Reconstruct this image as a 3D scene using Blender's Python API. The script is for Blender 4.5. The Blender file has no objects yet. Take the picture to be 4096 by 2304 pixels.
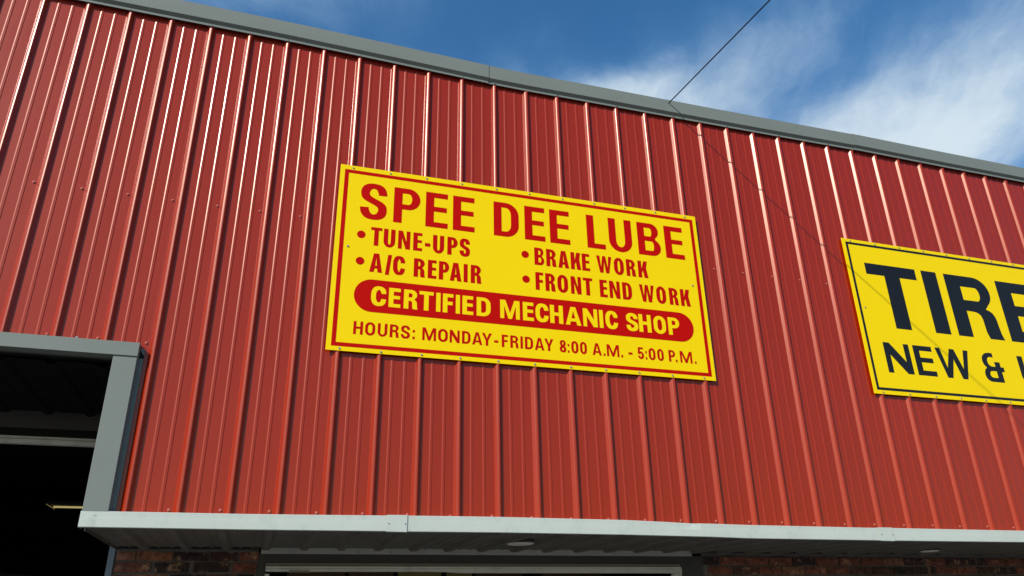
import bpy, math, random
from mathutils import Matrix, Vector
from mathutils.geometry import tessellate_polygon
sc = bpy.context.scene
COL = sc.collection
random.seed(7)

# ------------------------------------------------------------------ camera
def make_camera():
    a, b, c = .3158, .4131, -.0201
    ca, sa, cb, sb, cc, s_ = math.cos(a), math.sin(a), math.cos(b), math.sin(b), math.cos(c), math.sin(c)
    f = Vector((sa * cb, ca * cb, sb)); r0 = Vector((ca, -sa, 0)); u0 = r0.cross(f)
    r = cc * r0 + s_ * u0; u = -s_ * r0 + cc * u0
    cam = bpy.data.cameras.new('camera'); o = bpy.data.objects.new('camera', cam); COL.objects.link(o)
    m = Matrix((r, u, -f)).transposed().to_4x4(); m.translation = Vector((.3434, -4.0698, 1.75))
    o.matrix_world = m
    cam.sensor_width = 36; cam.lens = 36 * 3049.4 / 4096; cam.clip_start = .02; cam.clip_end = 5000
    sc.camera = o
make_camera()
sc.view_settings.view_transform = 'Standard'; sc.view_settings.look = 'None'
sc.view_settings.exposure = 0.0; sc.view_settings.gamma = 1; sc.view_settings.use_curve_mapping = False
sc.cycles.max_bounces = 8; sc.cycles.diffuse_bounces = 4; sc.cycles.glossy_bounces = 4
sc.cycles.sample_clamp_indirect = 4.0

# ------------------------------------------------------------------ sun and sky
SUN = Vector((-.0304, -.0240, .0273)).normalized()          # direction towards the sun
sl = bpy.data.lights.new('sun', 'SUN'); sl.energy = 5.0; sl.angle = math.radians(.55); sl.color = (1, .955, .89)
so = bpy.data.objects.new('sun', sl); COL.objects.link(so)
so.rotation_euler = SUN.to_track_quat('Z', 'Y').to_euler(); so.location = (-6, -6, 9)
SKY_STRENGTH = .135

def make_world():
    w = bpy.data.worlds.new('World'); sc.world = w; w.use_nodes = True
    nt = w.node_tree; N = nt.nodes; L = nt.links; N.clear()
    out = N.new('ShaderNodeOutputWorld')
    sky = N.new('ShaderNodeTexSky'); sky.sky_type = 'NISHITA'; sky.sun_disc = False
    sky.sun_elevation = math.asin(SUN.z); sky.sun_rotation = math.atan2(SUN.x, SUN.y)
    sky.air_density = 1.25; sky.dust_density = .5; sky.ozone_density = 3.2; sky.altitude = 300
    bg = N.new('ShaderNodeBackground'); bg.inputs[1].default_value = SKY_STRENGTH
    hs = N.new('ShaderNodeHueSaturation'); hs.inputs['Saturation'].default_value = 1.28
    L.new(sky.outputs[0], hs.inputs['Color']); L.new(hs.outputs[0], bg.inputs[0])
    cl = N.new('ShaderNodeBackground'); cl.inputs[1].default_value = 1.0
    tc = N.new('ShaderNodeTexCoord')
    def math_(op, a, b=None, clamp=False):
        n = N.new('ShaderNodeMath'); n.operation = op; n.use_clamp = clamp
        for i, v in enumerate((a, b)):
            if v is None: continue
            if isinstance(v, (int, float)): n.inputs[i].default_value = v
            else: L.new(v, n.inputs[i])
        return n.outputs[0]
    sep = N.new('ShaderNodeSeparateXYZ'); L.new(tc.outputs['Generated'], sep.inputs[0])
    z = math_('MAXIMUM', sep.outputs[2], .06)
    X = math_('DIVIDE', sep.outputs[0], z); Y = math_('DIVIDE', sep.outputs[1], z)   # a flat cloud layer overhead
    q = N.new('ShaderNodeCombineXYZ'); L.new(X, q.inputs[0]); L.new(Y, q.inputs[1])
    # clouds lie in these parts of the layer (centre and 2x2 shape), elsewhere wherever the noise puts them
    blobs = [(1.327, 1.101, 1.586, -2.425, 3.527, 0.695, 0.85),
             (1.331, 0.844, 1.751, -3.905, 5.437, -0.262, 0.5),
             (1.209, 1.253, 3.956, -3.806, 3.575, 4.231, 0.6),
             (0.593, 1.14, 5.779, -3.593, 6.226, 8.772, 0.95),
             (0.732, 1.178, 5.226, -2.767, 3.563, 12.247, 0.6),
             (0.865, 1.069, 3.251, -4.107, 6.214, 2.228, 0.5),
             (-0.09, 1.057, 3.86, -0.359, 3.66, 8.153, 0.66),
             (0.846, 0.9, 2.793, -4.867, 8.814, 1.556, 0.42),
             (0.184, 1.144, 6.988, 0.335, -4.101, 17.995, 0.1),
             (0.389, 1.159, 5.565, -5.813, 15.114, 5.779, 0.42),
             (1.311, 1.382, 2.378, -2.361, 3.39, 2.95, 0.35),
             (1.573, 1.16, 3.906, -5.14, 4.394, 3.722, 0.55),
             (1.11, 0.972, 2.73, -4.868, 9.703, 0.732, 0.22)]
    # warp the coordinates a little so that edges fray
    wn = N.new('ShaderNodeTexNoise'); wn.inputs['Scale'].default_value = 5; wn.inputs['Detail'].default_value = 5
    L.new(q.outputs[0], wn.inputs['Vector'])
    wv = N.new('ShaderNodeVectorMath'); wv.operation = 'SUBTRACT'; L.new(wn.outputs['Color'], wv.inputs[0]); wv.inputs[1].default_value = (.5, .5, .5)
    ws = N.new('ShaderNodeVectorMath'); ws.operation = 'SCALE'; L.new(wv.outputs[0], ws.inputs[0]); ws.inputs['Scale'].default_value = .16
    qa = N.new('ShaderNodeVectorMath'); qa.operation = 'ADD'; L.new(q.outputs[0], qa.inputs[0]); L.new(ws.outputs[0], qa.inputs[1])
    sp = N.new('ShaderNodeSeparateXYZ'); L.new(qa.outputs[0], sp.inputs[0])
    tot = None
    for cx, cy, a, b, c, d, amp in blobs:
        dx = math_('SUBTRACT', sp.outputs[0], cx); dy = math_('SUBTRACT', sp.outputs[1], cy)
        u = math_('ADD', math_('MULTIPLY', dx, a), math_('MULTIPLY', dy, b))
        v = math_('ADD', math_('MULTIPLY', dx, c), math_('MULTIPLY', dy, d))
        r2 = math_('ADD', math_('MULTIPLY', u, u), math_('MULTIPLY', v, v))
        e = math_('MULTIPLY', math_('POWER', 2.718, math_('MULTIPLY', r2, -.9)), amp)
        tot = e if tot is None else math_('ADD', tot, e)
    # coverage away from the named clouds: wide soft noise
    far = N.new('ShaderNodeTexNoise'); far.inputs['Scale'].default_value = .7; far.inputs['Detail'].default_value = 3
    mp0 = N.new('ShaderNodeMapping'); mp0.inputs['Location'].default_value = (7.3, 2.1, 0); L.new(q.outputs[0], mp0.inputs[0]); L.new(mp0.outputs[0], far.inputs['Vector'])
    dx = math_('SUBTRACT', X, .75); dy = math_('SUBTRACT', Y, 1.0)
    dist = math_('POWER', math_('ADD', math_('MULTIPLY', dx, dx), math_('MULTIPLY', dy, dy)), .5)
    wfar = math_('MULTIPLY', math_('SUBTRACT', dist, .9, True), .9, True)
    farc = math_('MULTIPLY', math_('MULTIPLY', math_('SUBTRACT', far.outputs['Fac'], .42, True), 2.2), wfar)
    tot = math_('ADD', tot, farc)
    # streaky cirrus detail, drawn out along one wind direction
    def streak(scale, stretch, ang, detail, rough, off=0):
        mp = N.new('ShaderNodeMapping'); mp.vector_type = 'TEXTURE'
        mp.inputs['Rotation'].default_value = (0, 0, ang); mp.inputs['Scale'].default_value = (stretch, 1, 1); mp.inputs['Location'].default_value = (off, off * .7, 0)
        L.new(qa.outputs[0], mp.inputs[0])
        n = N.new('ShaderNodeTexNoise'); n.inputs['Scale'].default_value = scale; n.inputs['Detail'].default_value = detail; n.inputs['Roughness'].default_value = rough
        L.new(mp.outputs[0], n.inputs['Vector']); return n.outputs['Fac']
    s1 = streak(11, 3.4, 1.02, 9, .6); s2 = streak(3.2, 1.8, 1.1, 5, .5, 3.0)
    det = math_('ADD', math_('MULTIPLY', math_('SUBTRACT', s1, .5), 1.05), math_('MULTIPLY', math_('SUBTRACT', s2, .5), 1.5))
    dens = math_('ADD', tot, math_('MULTIPLY', det, math_('ADD', math_('MINIMUM', tot, .5), .22)))
    mr = N.new('ShaderNodeMapRange'); mr.interpolation_type = 'SMOOTHSTEP'
    L.new(dens, mr.inputs[0]); mr.inputs[1].default_value = -.1; mr.inputs[2].default_value = 1.55; mr.inputs[3].default_value = .0; mr.inputs[4].default_value = 1
    horizon = math_('MULTIPLY', math_('SUBTRACT', sep.outputs[2], .02, True), 8, True)
    fac = math_('MULTIPLY', mr.outputs[0], horizon)
    cr = N.new('ShaderNodeValToRGB'); L.new(fac, cr.inputs[0])
    cr.color_ramp.elements[0].color = (.20, .40, .68, 1); cr.color_ramp.elements[0].position = .1
    cr.color_ramp.elements[1].color = (.66, .78, .87, 1); cr.color_ramp.elements[1].position = .95
    L.new(cr.outputs[0], cl.inputs[0])
    mx = N.new('ShaderNodeMixShader'); L.new(fac, mx.inputs[0]); L.new(bg.outputs[0], mx.inputs[1]); L.new(cl.outputs[0], mx.inputs[2])
    L.new(mx.outputs[0], out.inputs[0])
make_world()

# ------------------------------------------------------------------ materials
def mat(name, col, rough=.5, spec=.5, metal=0, var=0, vscale=3, bump=0, bscale=60, stretch=(1, 1, 1), rvar=0, dirt=None, dscale=6, coat=0, coat_r=.1, emit=None, tint=None):
    m = bpy.data.materials.new(name); m.use_nodes = True
    nt = m.node_tree; N = nt.nodes; L = nt.links; P = N['Principled BSDF']
    P.inputs['Base Color'].default_value = (*col, 1); P.inputs['Roughness'].default_value = rough
    P.inputs['Specular IOR Level'].default_value = spec; P.inputs['Metallic'].default_value = metal
    if tint: P.inputs['Specular Tint'].default_value = (*tint, 1)
    P.inputs['Coat Weight'].default_value = coat; P.inputs['Coat Roughness'].default_value = coat_r
    g = N.new('ShaderNodeNewGeometry'); mp = N.new('ShaderNodeMapping'); mp.inputs['Scale'].default_value = stretch
    L.new(g.outputs['Position'], mp.inputs[0])
    def noise(s, d=5, r=.55):
        n = N.new('ShaderNodeTexNoise'); n.inputs['Scale'].default_value = s; n.inputs['Detail'].default_value = d; n.inputs['Roughness'].default_value = r
        L.new(mp.outputs[0], n.inputs['Vector']); return n
    cur = None
    if var:
        n = noise(vscale); mr = N.new('ShaderNodeMapRange'); L.new(n.outputs['Fac'], mr.inputs[0])
        mr.inputs[1].default_value = .3; mr.inputs[2].default_value = .7; mr.inputs[3].default_value = 1 - var; mr.inputs[4].default_value = 1 + var
        mu = N.new('ShaderNodeVectorMath'); mu.operation = 'SCALE'; mu.inputs[0].default_value = col; L.new(mr.outputs[0], mu.inputs['Scale'])
        cur = mu.outputs[0]
    if dirt:
        dcol, lo, hi, amt = dirt
        n = noise(dscale, 8, .62); mr = N.new('ShaderNodeMapRange'); L.new(n.outputs['Fac'], mr.inputs[0])
        mr.inputs[1].default_value = lo; mr.inputs[2].default_value = hi; mr.inputs[3].default_value = 0; mr.inputs[4].default_value = amt
        mx = N.new('ShaderNodeMix'); mx.data_type = 'RGBA'; L.new(mr.outputs[0], mx.inputs['Factor'])
        if cur: L.new(cur, mx.inputs[6])
        else: mx.inputs[6].default_value = (*col, 1)
        mx.inputs[7].default_value = (*dcol, 1); cur = mx.outputs[2]
    if cur: L.new(cur, P.inputs['Base Color'])
    if rvar:
        n = noise(vscale * 2.3); mr = N.new('ShaderNodeMapRange'); L.new(n.outputs['Fac'], mr.inputs[0])
        mr.inputs[3].default_value = rough - rvar; mr.inputs[4].default_value = rough + rvar; L.new(mr.outputs[0], P.inputs['Roughness'])
    if bump:
        n = noise(bscale, 3); b = N.new('ShaderNodeBump'); b.inputs['Strength'].default_value = 1; b.inputs['Distance'].default_value = bump
        L.new(n.outputs['Fac'], b.inputs['Height']); L.new(b.outputs[0], P.inputs['Normal'])
    if emit:
        P.inputs['Emission Color'].default_value = (*emit[0], 1); P.inputs['Emission Strength'].default_value = emit[1]
    return m

def brick_mat():
    m = mat('brick_clay', (.1, .03, .02), .85)
    nt = m.node_tree; N = nt.nodes; L = nt.links; P = N['Principled BSDF']
    oi = N.new('ShaderNodeObjectInfo'); cr = N.new('ShaderNodeValToRGB'); L.new(oi.outputs['Random'], cr.inputs[0])
    e = cr.color_ramp.elements; e[0].color = (.027, .014, .012, 1); e[1].color = (.20, .085, .05, 1)
    for p, c in ((.28, (.035, .016, .013)), (.34, (.16, .05, .03)), (.62, (.20, .06, .035)), (.68, (.06, .024, .02)), (.85, (.24, .09, .045))):
        x = e.new(p); x.color = (*[min(1, v * .92) for v in c], 1)
    g = N.new('ShaderNodeNewGeometry'); n = N.new('ShaderNodeTexNoise'); n.inputs['Scale'].default_value = 16; n.inputs['Detail'].default_value = 8; n.inputs['Roughness'].default_value = .65
    L.new(g.outputs['Position'], n.inputs['Vector'])
    mr = N.new('ShaderNodeMapRange'); L.new(n.outputs['Fac'], mr.inputs[0]); mr.inputs[1].default_value = .56; mr.inputs[2].default_value = .66; mr.inputs[4].default_value = .75
    mx = N.new('ShaderNodeMix'); mx.data_type = 'RGBA'; L.new(mr.outputs[0], mx.inputs['Factor']); L.new(cr.outputs[0], mx.inputs[6]); mx.inputs[7].default_value = (.38, .22, .13, 1)
    n2 = N.new('ShaderNodeTexNoise'); n2.inputs['Scale'].default_value = 34; n2.inputs['Detail'].default_value = 6; L.new(g.outputs['Position'], n2.inputs['Vector'])
    mr2 = N.new('ShaderNodeMapRange'); L.new(n2.outputs['Fac'], mr2.inputs[0]); mr2.inputs[1].default_value = .35; mr2.inputs[2].default_value = .65; mr2.inputs[3].default_value = .55; mr2.inputs[4].default_value = 1.35
    mu = N.new('ShaderNodeVectorMath'); mu.operation = 'SCALE'; L.new(mx.outputs[2], mu.inputs[0]); L.new(mr2.outputs[0], mu.inputs['Scale']); L.new(mu.outputs[0], P.inputs['Base Color'])
    b = N.new('ShaderNodeBump'); b.inputs['Distance'].default_value = .006; L.new(n2.outputs['Fac'], b.inputs['Height']); L.new(b.outputs[0], P.inputs['Normal'])
    return m

M = dict(
    red=mat('red_painted_steel', (.292, .0150, .0004), .325, .54, var=.035, vscale=1.3, bump=.0016, bscale=1.6, stretch=(1.5, 1, .35), rvar=.02, dirt=((.26, .05, .035), .62, .8, .2), dscale=9, coat=.20, coat_r=.20, tint=(1, .78, .60)),
    grey=mat('grey_painted_steel', (.175, .195, .170), .42, .3, var=.03, vscale=2, bump=.0012, bscale=2.5, stretch=(1, 1, 2), dirt=((.16, .18, .16), .6, .78, .3), dscale=14),
    white=mat('weathered_white_steel', (.475, .52, .455), .5, .3, var=.035, vscale=2.2, bump=.002, bscale=3, dirt=((.30, .34, .31), .55, .78, .4), dscale=11, stretch=(1.4, 1, .8)),
    white_dull=mat('dull_white_frame', (.62, .63, .57), .55, .3, var=.08, vscale=6, dirt=((.16, .15, .12), .5, .8, .5), dscale=9),
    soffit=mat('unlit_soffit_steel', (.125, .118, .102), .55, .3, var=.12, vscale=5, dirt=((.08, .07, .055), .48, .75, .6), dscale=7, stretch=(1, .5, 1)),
    angle=mat('galvanised_angle', (.42, .42, .38), .5, .4, var=.1, vscale=8),
    header=mat('dark_header_steel', (.060, .059, .055), .6, .3, var=.08, vscale=5),
    tan=mat('tan_stop_strip', (.26, .24, .20), .6, .3, var=.1, vscale=6),
    yellow=mat('yellow_sign_enamel', (.84, .60, .0), .5, .12, var=.012, vscale=5, bump=.0001, bscale=500, dirt=((.75, .56, .01), .66, .82, .3), dscale=7),
    signred=mat('red_sign_vinyl', (.45, .003, .0008), .45, .08, var=.02, vscale=4),
    signblack=mat('black_sign_vinyl', (.0085, .0085, .0095), .38, .26, var=.1, vscale=4),
    signedge=mat('sign_aluminium_edge', (.55, .50, .3), .4, .5),
    screw=mat('zinc_screw', (.42, .44, .44), .35, .5, metal=.8),
    redscrew=mat('red_painted_screw', (.50, .13, .09), .5, .4),
    greyscrew=mat('grey_painted_screw', (.12, .14, .14), .4, .5),
    brick=brick_mat(),
    mortar=mat('grey_mortar', (.15, .135, .12), .9, .2, var=.15, vscale=12, bump=.004, bscale=70, dirt=((.10, .085, .07), .5, .7, .5), dscale=14),
    asphalt=mat('worn_asphalt', (.075, .072, .067), .9, .3, var=.15, vscale=1.5, bump=.006, bscale=90),
    concrete=mat('concrete_apron', (.25, .24, .215), .85, .3, var=.1, vscale=2, bump=.003, bscale=60),
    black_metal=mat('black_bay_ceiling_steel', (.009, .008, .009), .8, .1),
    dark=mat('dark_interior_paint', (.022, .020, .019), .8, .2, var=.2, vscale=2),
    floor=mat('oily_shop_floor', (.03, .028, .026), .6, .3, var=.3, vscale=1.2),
    board=mat('brown_storage_board', (.11, .065, .03), .7, .3, var=.3, vscale=5, stretch=(1, 1, .2)),
    yboard=mat('yellowed_insulation_board', (.30, .24, .08), .8, .2, var=.25, vscale=4),
    bluegrey=mat('blue_grey_corner_steel', (.17, .20, .23), .45, .4, var=.05, vscale=3),
    black=mat('black_cable_sheath', (.006, .006, .008), .8, .2),
    vanp=mat('dark_van_paint', (.03, .03, .032), .3, .5, var=.1, vscale=2),
    glass=mat('dark_van_glass', (.01, .011, .012), .08, .5),
    rubber=mat('tyre_rubber', (.012, .012, .012), .8, .3),
    lens=mat('frosted_lamp_lens', (.62, .60, .53), .5, .4),
    tube=mat('glowing_fluorescent_tube', (.8, .75, .4), .5, .3, emit=((1.0, .80, .30), .34)),
    roof=mat('roof_steel', (.35, .36, .35), .5, .4, var=.05, vscale=3),
)

# ------------------------------------------------------------------ mesh helpers
class MB:
    def __init__(s): s.v = []; s.f = []
    def quad(s, *p):
        n = len(s.v); s.v += [tuple(q) for q in p]; s.f.append(tuple(range(n, n + len(p))))
    def box(s, x0, x1, y0, y1, z0, z1):
        n = len(s.v)
        s.v += [(x, y, z) for x in (x0, x1) for y in (y0, y1) for z in (z0, z1)]
        s.f += [tuple(n + i for i in q) for q in ((0, 1, 3, 2), (4, 6, 7, 5), (0, 4, 5, 1), (2, 3, 7, 6), (0, 2, 6, 4), (1, 5, 7, 3))]
    def cyl(s, c, axis, r0, r1, h, n=10, cap=True):
        a = Vector(axis).normalized(); t = Vector((0, 0, 1)) if abs(a.z) < .9 else Vector((1, 0, 0))
        e1 = a.cross(t).normalized(); e2 = a.cross(e1); c = Vector(c); b = len(s.v)
        for k, r in ((0, r0), (1, r1)):
            for i in range(n):
                th = 2 * math.pi * i / n
                s.v.append(tuple(c + a * h * k + (e1 * math.cos(th) + e2 * math.sin(th)) * r))
        for i in range(n): s.f.append((b + i, b + (i + 1) % n, b + n + (i + 1) % n, b + n + i))
        if cap: s.f.append(tuple(b + n + i for i in range(n))); s.f.append(tuple(b + n - 1 - i for i in range(n)))
    def sweep(s, prof, path):           # prof: list of (y,z) ; path: list of functions giving offset at x ; here path = [(x, dy, dz)]
        b = len(s.v); n = len(prof)
        for x, dy, dz in path: s.v += [(x, y + dy, z + dz) for y, z in prof]
        for k in range(len(path) - 1):
            for i in range(n - 1):
                a = b + k * n + i; s.f.append((a, a + 1, a + n + 1, a + n))
    def mesh(s, name):
        m = bpy.data.meshes.new(name); m.from_pydata(s.v, [], s.f); m.validate(); m.update(); return m
    def build(s, name, m, parent=None, smooth=False, bevel=0):
        me = s.mesh(name); o = bpy.data.objects.new(name, me); COL.objects.link(o); me.materials.append(M[m])
        if parent: o.parent = parent
        if smooth:
            for p in me.polygons: p.use_smooth = True
        if bevel:
            b = o.modifiers.new('bevel', 'BEVEL'); b.width = bevel; b.segments = 2; b.limit_method = 'ANGLE'
        return o

def tag(o, label=None, cat=None, group=None, kind=None):
    if label: o['label'] = label
    if cat: o['category'] = cat
    if group: o['group'] = group
    if kind: o['kind'] = kind
    return o
def empty(name, loc=(0, 0, 0), parent=None):
    o = bpy.data.objects.new(name, None); o.location = loc; o.empty_display_size = .1; COL.objects.link(o)
    if parent: o.parent = parent
    return o
def inst(name, me, loc, parent=None, rot=None):
    o = bpy.data.objects.new(name, me); o.location = loc; COL.objects.link(o)
    if parent: o.parent = parent
    if rot: o.rotation_euler = rot
    return o
def solid(o, th, off=1):
    s = o.modifiers.new('thickness', 'SOLIDIFY'); s.thickness = th; s.offset = off; return o

def screw_mesh(name, m, r=.0072):
    b = MB(); b.cyl((0, 0, 0), (0, -1, 0), r, r * .96, .0014, 12)
    b.cyl((0, -.0014, 0), (0, -1, 0), r * .62, r * .58, .0042, 6)
    me = b.mesh(name); me.materials.append(M[m]); return me
S_RED = screw_mesh('screw', 'redscrew'); S_GREY = screw_mesh('screw', 'greyscrew', .0068); S_ZINC = screw_mesh('screw', 'screw', .0062)

# ------------------------------------------------------------------ ground
b = MB(); b.box(-150, 150, -150, 150, -.3, 0); tag(b.build('ground', 'asphalt'), 'worn grey asphalt in front of the garage', kind='structure')
b = MB()
b.box(-4.6, 9.2, -2.4, 1.05, 0.004, .02); tag(b.build('pavement', 'concrete'), 'concrete apron along the foot of the garage', kind='structure')

# ------------------------------------------------------------------ garage building
RIB0, SP = .657, .2286
BACK = 1.105
XL, XR = -4.372, 8.8866          # the building's two ends (rib positions -22 and 36)
rx = lambda i: RIB0 + SP * i
G = empty('garage_building', (2.2, 1.1, 0))
tag(G, 'red ribbed steel garage front with grey eave trim, brick piers and dark open bays', 'building')
def gp(o):                         # keep world coordinates when parenting under the empty
    o.parent = G; o.matrix_parent_inverse = Matrix.Translation((-2.2, -1.1, 0)); return o
def lerp_table(tab, x):
    if x <= tab[0][0]: return tab[0][1]
    for (a, p), (c, q) in zip(tab, tab[1:]):
        if x <= c: return p + (q - p) * (x - a) / (c - a)
    return tab[-1][1]
FZ = [(-4.4, 5.172), (-.95, 5.1645), (.2, 5.157), (1.509, 5.1245), (1.8, 5.1225), (3.4, 5.137), (4.56, 5.151), (6.2, 5.147), (9, 5.149)]
fz = lambda x: lerp_table(FZ, x) + .0045

# one period of the panel profile, from the rib centre: (dx, height)
MAJ = [(-.0236, 0), (-.0227, .0005), (-.0126, .0120), (-.0105, .0143), (-.0086, .0159), (-.0066, .0171), (-.0044, .0181), (-.0036, .0180), (-.0018, .0189), (.0010, .0197),
       (.0034, .0202), (.0050, .0203), (.0066, .0200), (.0082, .0191), (.0096, .0176), (.0110, .0156), (.0230, .0006), (.0240, 0)]
def minor(c): return [(c - .0108, 0), (c - .0101, .0003), (c - .0064, .0018), (c - .0054, .0022), (c + .0056, .0024), (c + .0066, .0019), (c + .0080, .0004), (c + .0087, 0)]
PER = MAJ + minor(.0785) + minor(.1495)
def siding(x0, x1, z0, z1, lap=.0):
    pts = []
    i0 = int(math.floor((x0 - RIB0) / SP)) - 1; i1 = int(math.ceil((x1 - RIB0) / SP)) + 1
    for i in range(i0, i1 + 1):
        for dx, h in PER:
            x = rx(i) + dx
            if x0 < x < x1: pts.append((x, h))
    def hat(x):
        best = None
        allp = [(rx(i) + dx, h) for i in range(i0, i1 + 1) for dx, h in PER]
        for (a, p), (c, q) in zip(allp, allp[1:]):
            if a <= x <= c: return p + (q - p) * (x - a) / (c - a)
        return 0
    pts = [(x0, hat(x0))] + pts + [(x1, hat(x1))]
    # rolled sheets are never quite even: each rib a little wider or slimmer, each flat a little tilted
    q = []
    for x, h in pts:
        i = round((x - RIB0) / SP); d = x - rx(i); rr = random.Random(i * 13 + 5)
        if abs(d) < .026: d *= 1 + rr.uniform(-.045, .045); h2 = h + rr.uniform(-.0004, .0004) * (h > .01)
        else:
            j = random.Random(i * 31 + int(d > 0) * 7 + 1); h2 = h + j.uniform(-.0005, .0005); d += j.uniform(-.0008, .0008)
        q.append((min(max(rx(i) + d, x0), x1), h2))
    pts = q
    b = MB(); n = len(pts); rnd = random.Random(int(x0 * 100))
    rows = max(2, int((z1 - z0) / .45)); ph = rnd.random() * 6
    for k in range(rows + 1):
        z = z0 + (z1 - z0) * k / rows
        for x, h in pts:
            wob = .0007 * math.sin(z * 2.3 + ph + x * 1.7) + .0004 * math.sin(z * 5.1 + x * 9)
            b.v.append((x, -h - lap + wob, z))
    for k in range(rows):
        for i in range(n - 1):
            a = k * n + i; b.f.append((a, a + 1, a + n + 1, a + n))
    return b
HEAD_B, HEAD_T, JX0, JX1 = 3.0015, 3.073, -.430, -.3215
FLX = -.2985
LX0 = -3.35                              # far jamb of the left bay, outside the frame
GIRT = 3.934
panels = []
for k in range(-6, 9):                   # panels of four ribs each
    a = rx(4 * k) - .0245; c = a + 4 * SP + .0022
    lap = .0006 if k % 2 else 0
    a_, c_ = max(a, XL), min(c, XR)
    if c_ <= a_ + .05: continue
    segs = []
    if c_ <= LX0 - .1 or a_ >= FLX - .001: segs.append((a_, c_, 2.215))
    else:                                # meets the left bay's opening
        l, r = max(a_, LX0 - .11), min(c_, FLX)
        if a_ < LX0 - .11: segs.append((a_, LX0 - .11, 2.215))
        if r > l: segs.append((l, r, 3.045))
        if c_ > FLX: segs.append((FLX, c_, 2.215))
    mb = MB()
    for (s0, s1, zb) in segs:
        q = siding(s0, s1, zb, 5.2, lap); n = len(mb.v); mb.v += q.v; mb.f += [tuple(i + n for i in f) for f in q.f]
    o = gp(mb.build('siding_panel', 'red'))
    solid(o, .0006, -1)
    panels.append((a_, c_, o))
    o['label'] = 'red steel siding panel with four tall ribs'
def panel_at(x):
    for a, c, o in panels:
        if a <= x <= c: return o
    return panels[0][2]
for i in range(-20, 37):
    x = rx(i) - .040
    spots = []
    if i >= -3: spots.append(2.272)
    if i in range(-14, -3): spots.append(3.0955)
    if i <= 0 or i >= 11: spots.append(GIRT)
    if i == -4: spots = [3.0925, GIRT]
    for z in spots:
        if LX0 < x < FLX and z < 3: continue
        dx = random.uniform(-.003, .003)
        inst('screw', S_RED, (x + dx, -.0012, z + random.uniform(-.0025, .0025)), panel_at(x), (0, random.random() * 3, 0))

# unseen slab added behind the sheets to keep light out of the cavity
b = MB(); b.box(XL, LX0, .004, .16, 2.2, 5.19); b.box(FLX - .03, XR, .004, .16, 2.2, 5.19); b.box(LX0, FLX - .03, .004, .16, HEAD_B + .02, 5.19)
gp(b.build('light_blocker', 'dark'))

# eave trim: box-shaped face, underside and lip over the ribs
def eave_piece(x0, x1, dy, lapped):
    prof = [(.02, .152), (-.037, .1395), (-.0396, .1376), (-.0402, .085), (-.0400, .0352), (-.0390, .0336), (-.0232, .0156), (-.0222, .0140), (-.0222, .0), (-.0205, -.0006)]
    xs = [x0]; x = x0
    while x < x1 - .35: x += .30; xs.append(x)
    xs.append(x1)
    b = MB(); b.sweep(prof, [(x, dy + .0006 * math.sin(x * 5), fz(x) + .0007 * math.sin(x * 3.1)) for x in xs])
    o = gp(b.build('eave_trim', 'grey')); solid(o, .0007, 1)
    return o
joints = [XL - .02, -1.541, 1.509, 4.56, 7.61, XR + .02]
eaves = []
for k in range(5):
    o = eave_piece(joints[k] + (.0 if k == 0 else .001), joints[k + 1] + .014 * (k < 4), -.0045 * (k % 2), True)
    eaves.append((joints[k], joints[k + 1], o)); o['label'] = 'length of grey folded eave trim'
for i in list(range(-20, 37, 2)) + [3]:
    x = rx(i) + .0015
    for a, c, o in eaves:
        if a <= x < c:
            inst('screw', S_GREY, (x, -.0230, fz(x) + .0075), o)
# roof behind the eave
b = MB(); b.box(XL, XR, .02, 9, 5.19, 5.235); gp(b.build('roof', 'roof'))

# ---- white trim under the siding, with its two splice plates
TT = [(-.45, 2.2522), (.3, 2.2529), (.96, 2.2588), (1.07, 2.2608), (1.56, 2.2640), (2.29, 2.2612), (2.72, 2.2520), (3.1, 2.2478), (4.0, 2.2453), (4.12, 2.2465), (5.2, 2.2457), (9, 2.2457)]
TB = [(-.45, 2.1808), (.3, 2.1799), (.96, 2.1818), (1.07, 2.1815), (1.56, 2.1840), (2.29, 2.1822), (2.84, 2.1772), (3.1, 2.1722), (4.0, 2.1709), (4.12, 2.1704), (5.2, 2.1722), (9, 2.1722)]
def lower_piece(x0, x1, mat_='white', y=-.0505):
    xs = [x0]; x = x0
    while x < x1 - .09: x += .06; xs.append(x)
    xs.append(x1)
    b = MB(); n = 9
    for x in xs:
        zt, zb = lerp_table(TT, x), lerp_table(TB, x)
        dent = math.exp(-((x - 2.716) / .035) ** 2) * .006 + math.exp(-((x - 2.66) / .10) ** 2) * .0022
        wv = .0012 * math.sin(x * 4.3) + .0007 * math.sin(x * 13)
        yy = y + wv * .6
        b.v += [(x, .012, zt + .001), (x, yy + .003 + dent, zt + .0002 - dent * .3), (x, yy + .0004 + dent * .9, zt - .0016), (x, yy + .0005 + dent * .4, zt - .022), (x, yy, (zt + zb) / 2),
                (x, yy, zb + .0022), (x, yy + .0022, zb), (x, yy + .024, zb + .0006), (x, yy + .0245, zb + .018)]
    for k in range(len(xs) - 1):
        for i in range(n - 1):
            a = k * n + i; b.f.append((a, a + 1, a + n + 1, a + n))
    o = gp(b.build('lower_trim', mat_)); solid(o, .0008, -1); return o
LJ = [-.4335, .9625, 1.0675, 4.0215, 4.1290]
lower_piece(LJ[0], 1.002); lower_piece(1.03, 4.06)['label'] = 'white lower trim length with a dent in its top edge'; lower_piece(4.09, 7.2); lower_piece(7.2, XR)
lower_piece(XL, LX0 + .004)
b = MB(); b.box(LJ[0] - .001, LJ[0] + .0005, -.0498, .02, 2.1815, 2.2515); gp(b.build('trim_end_cap', 'white'))
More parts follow.
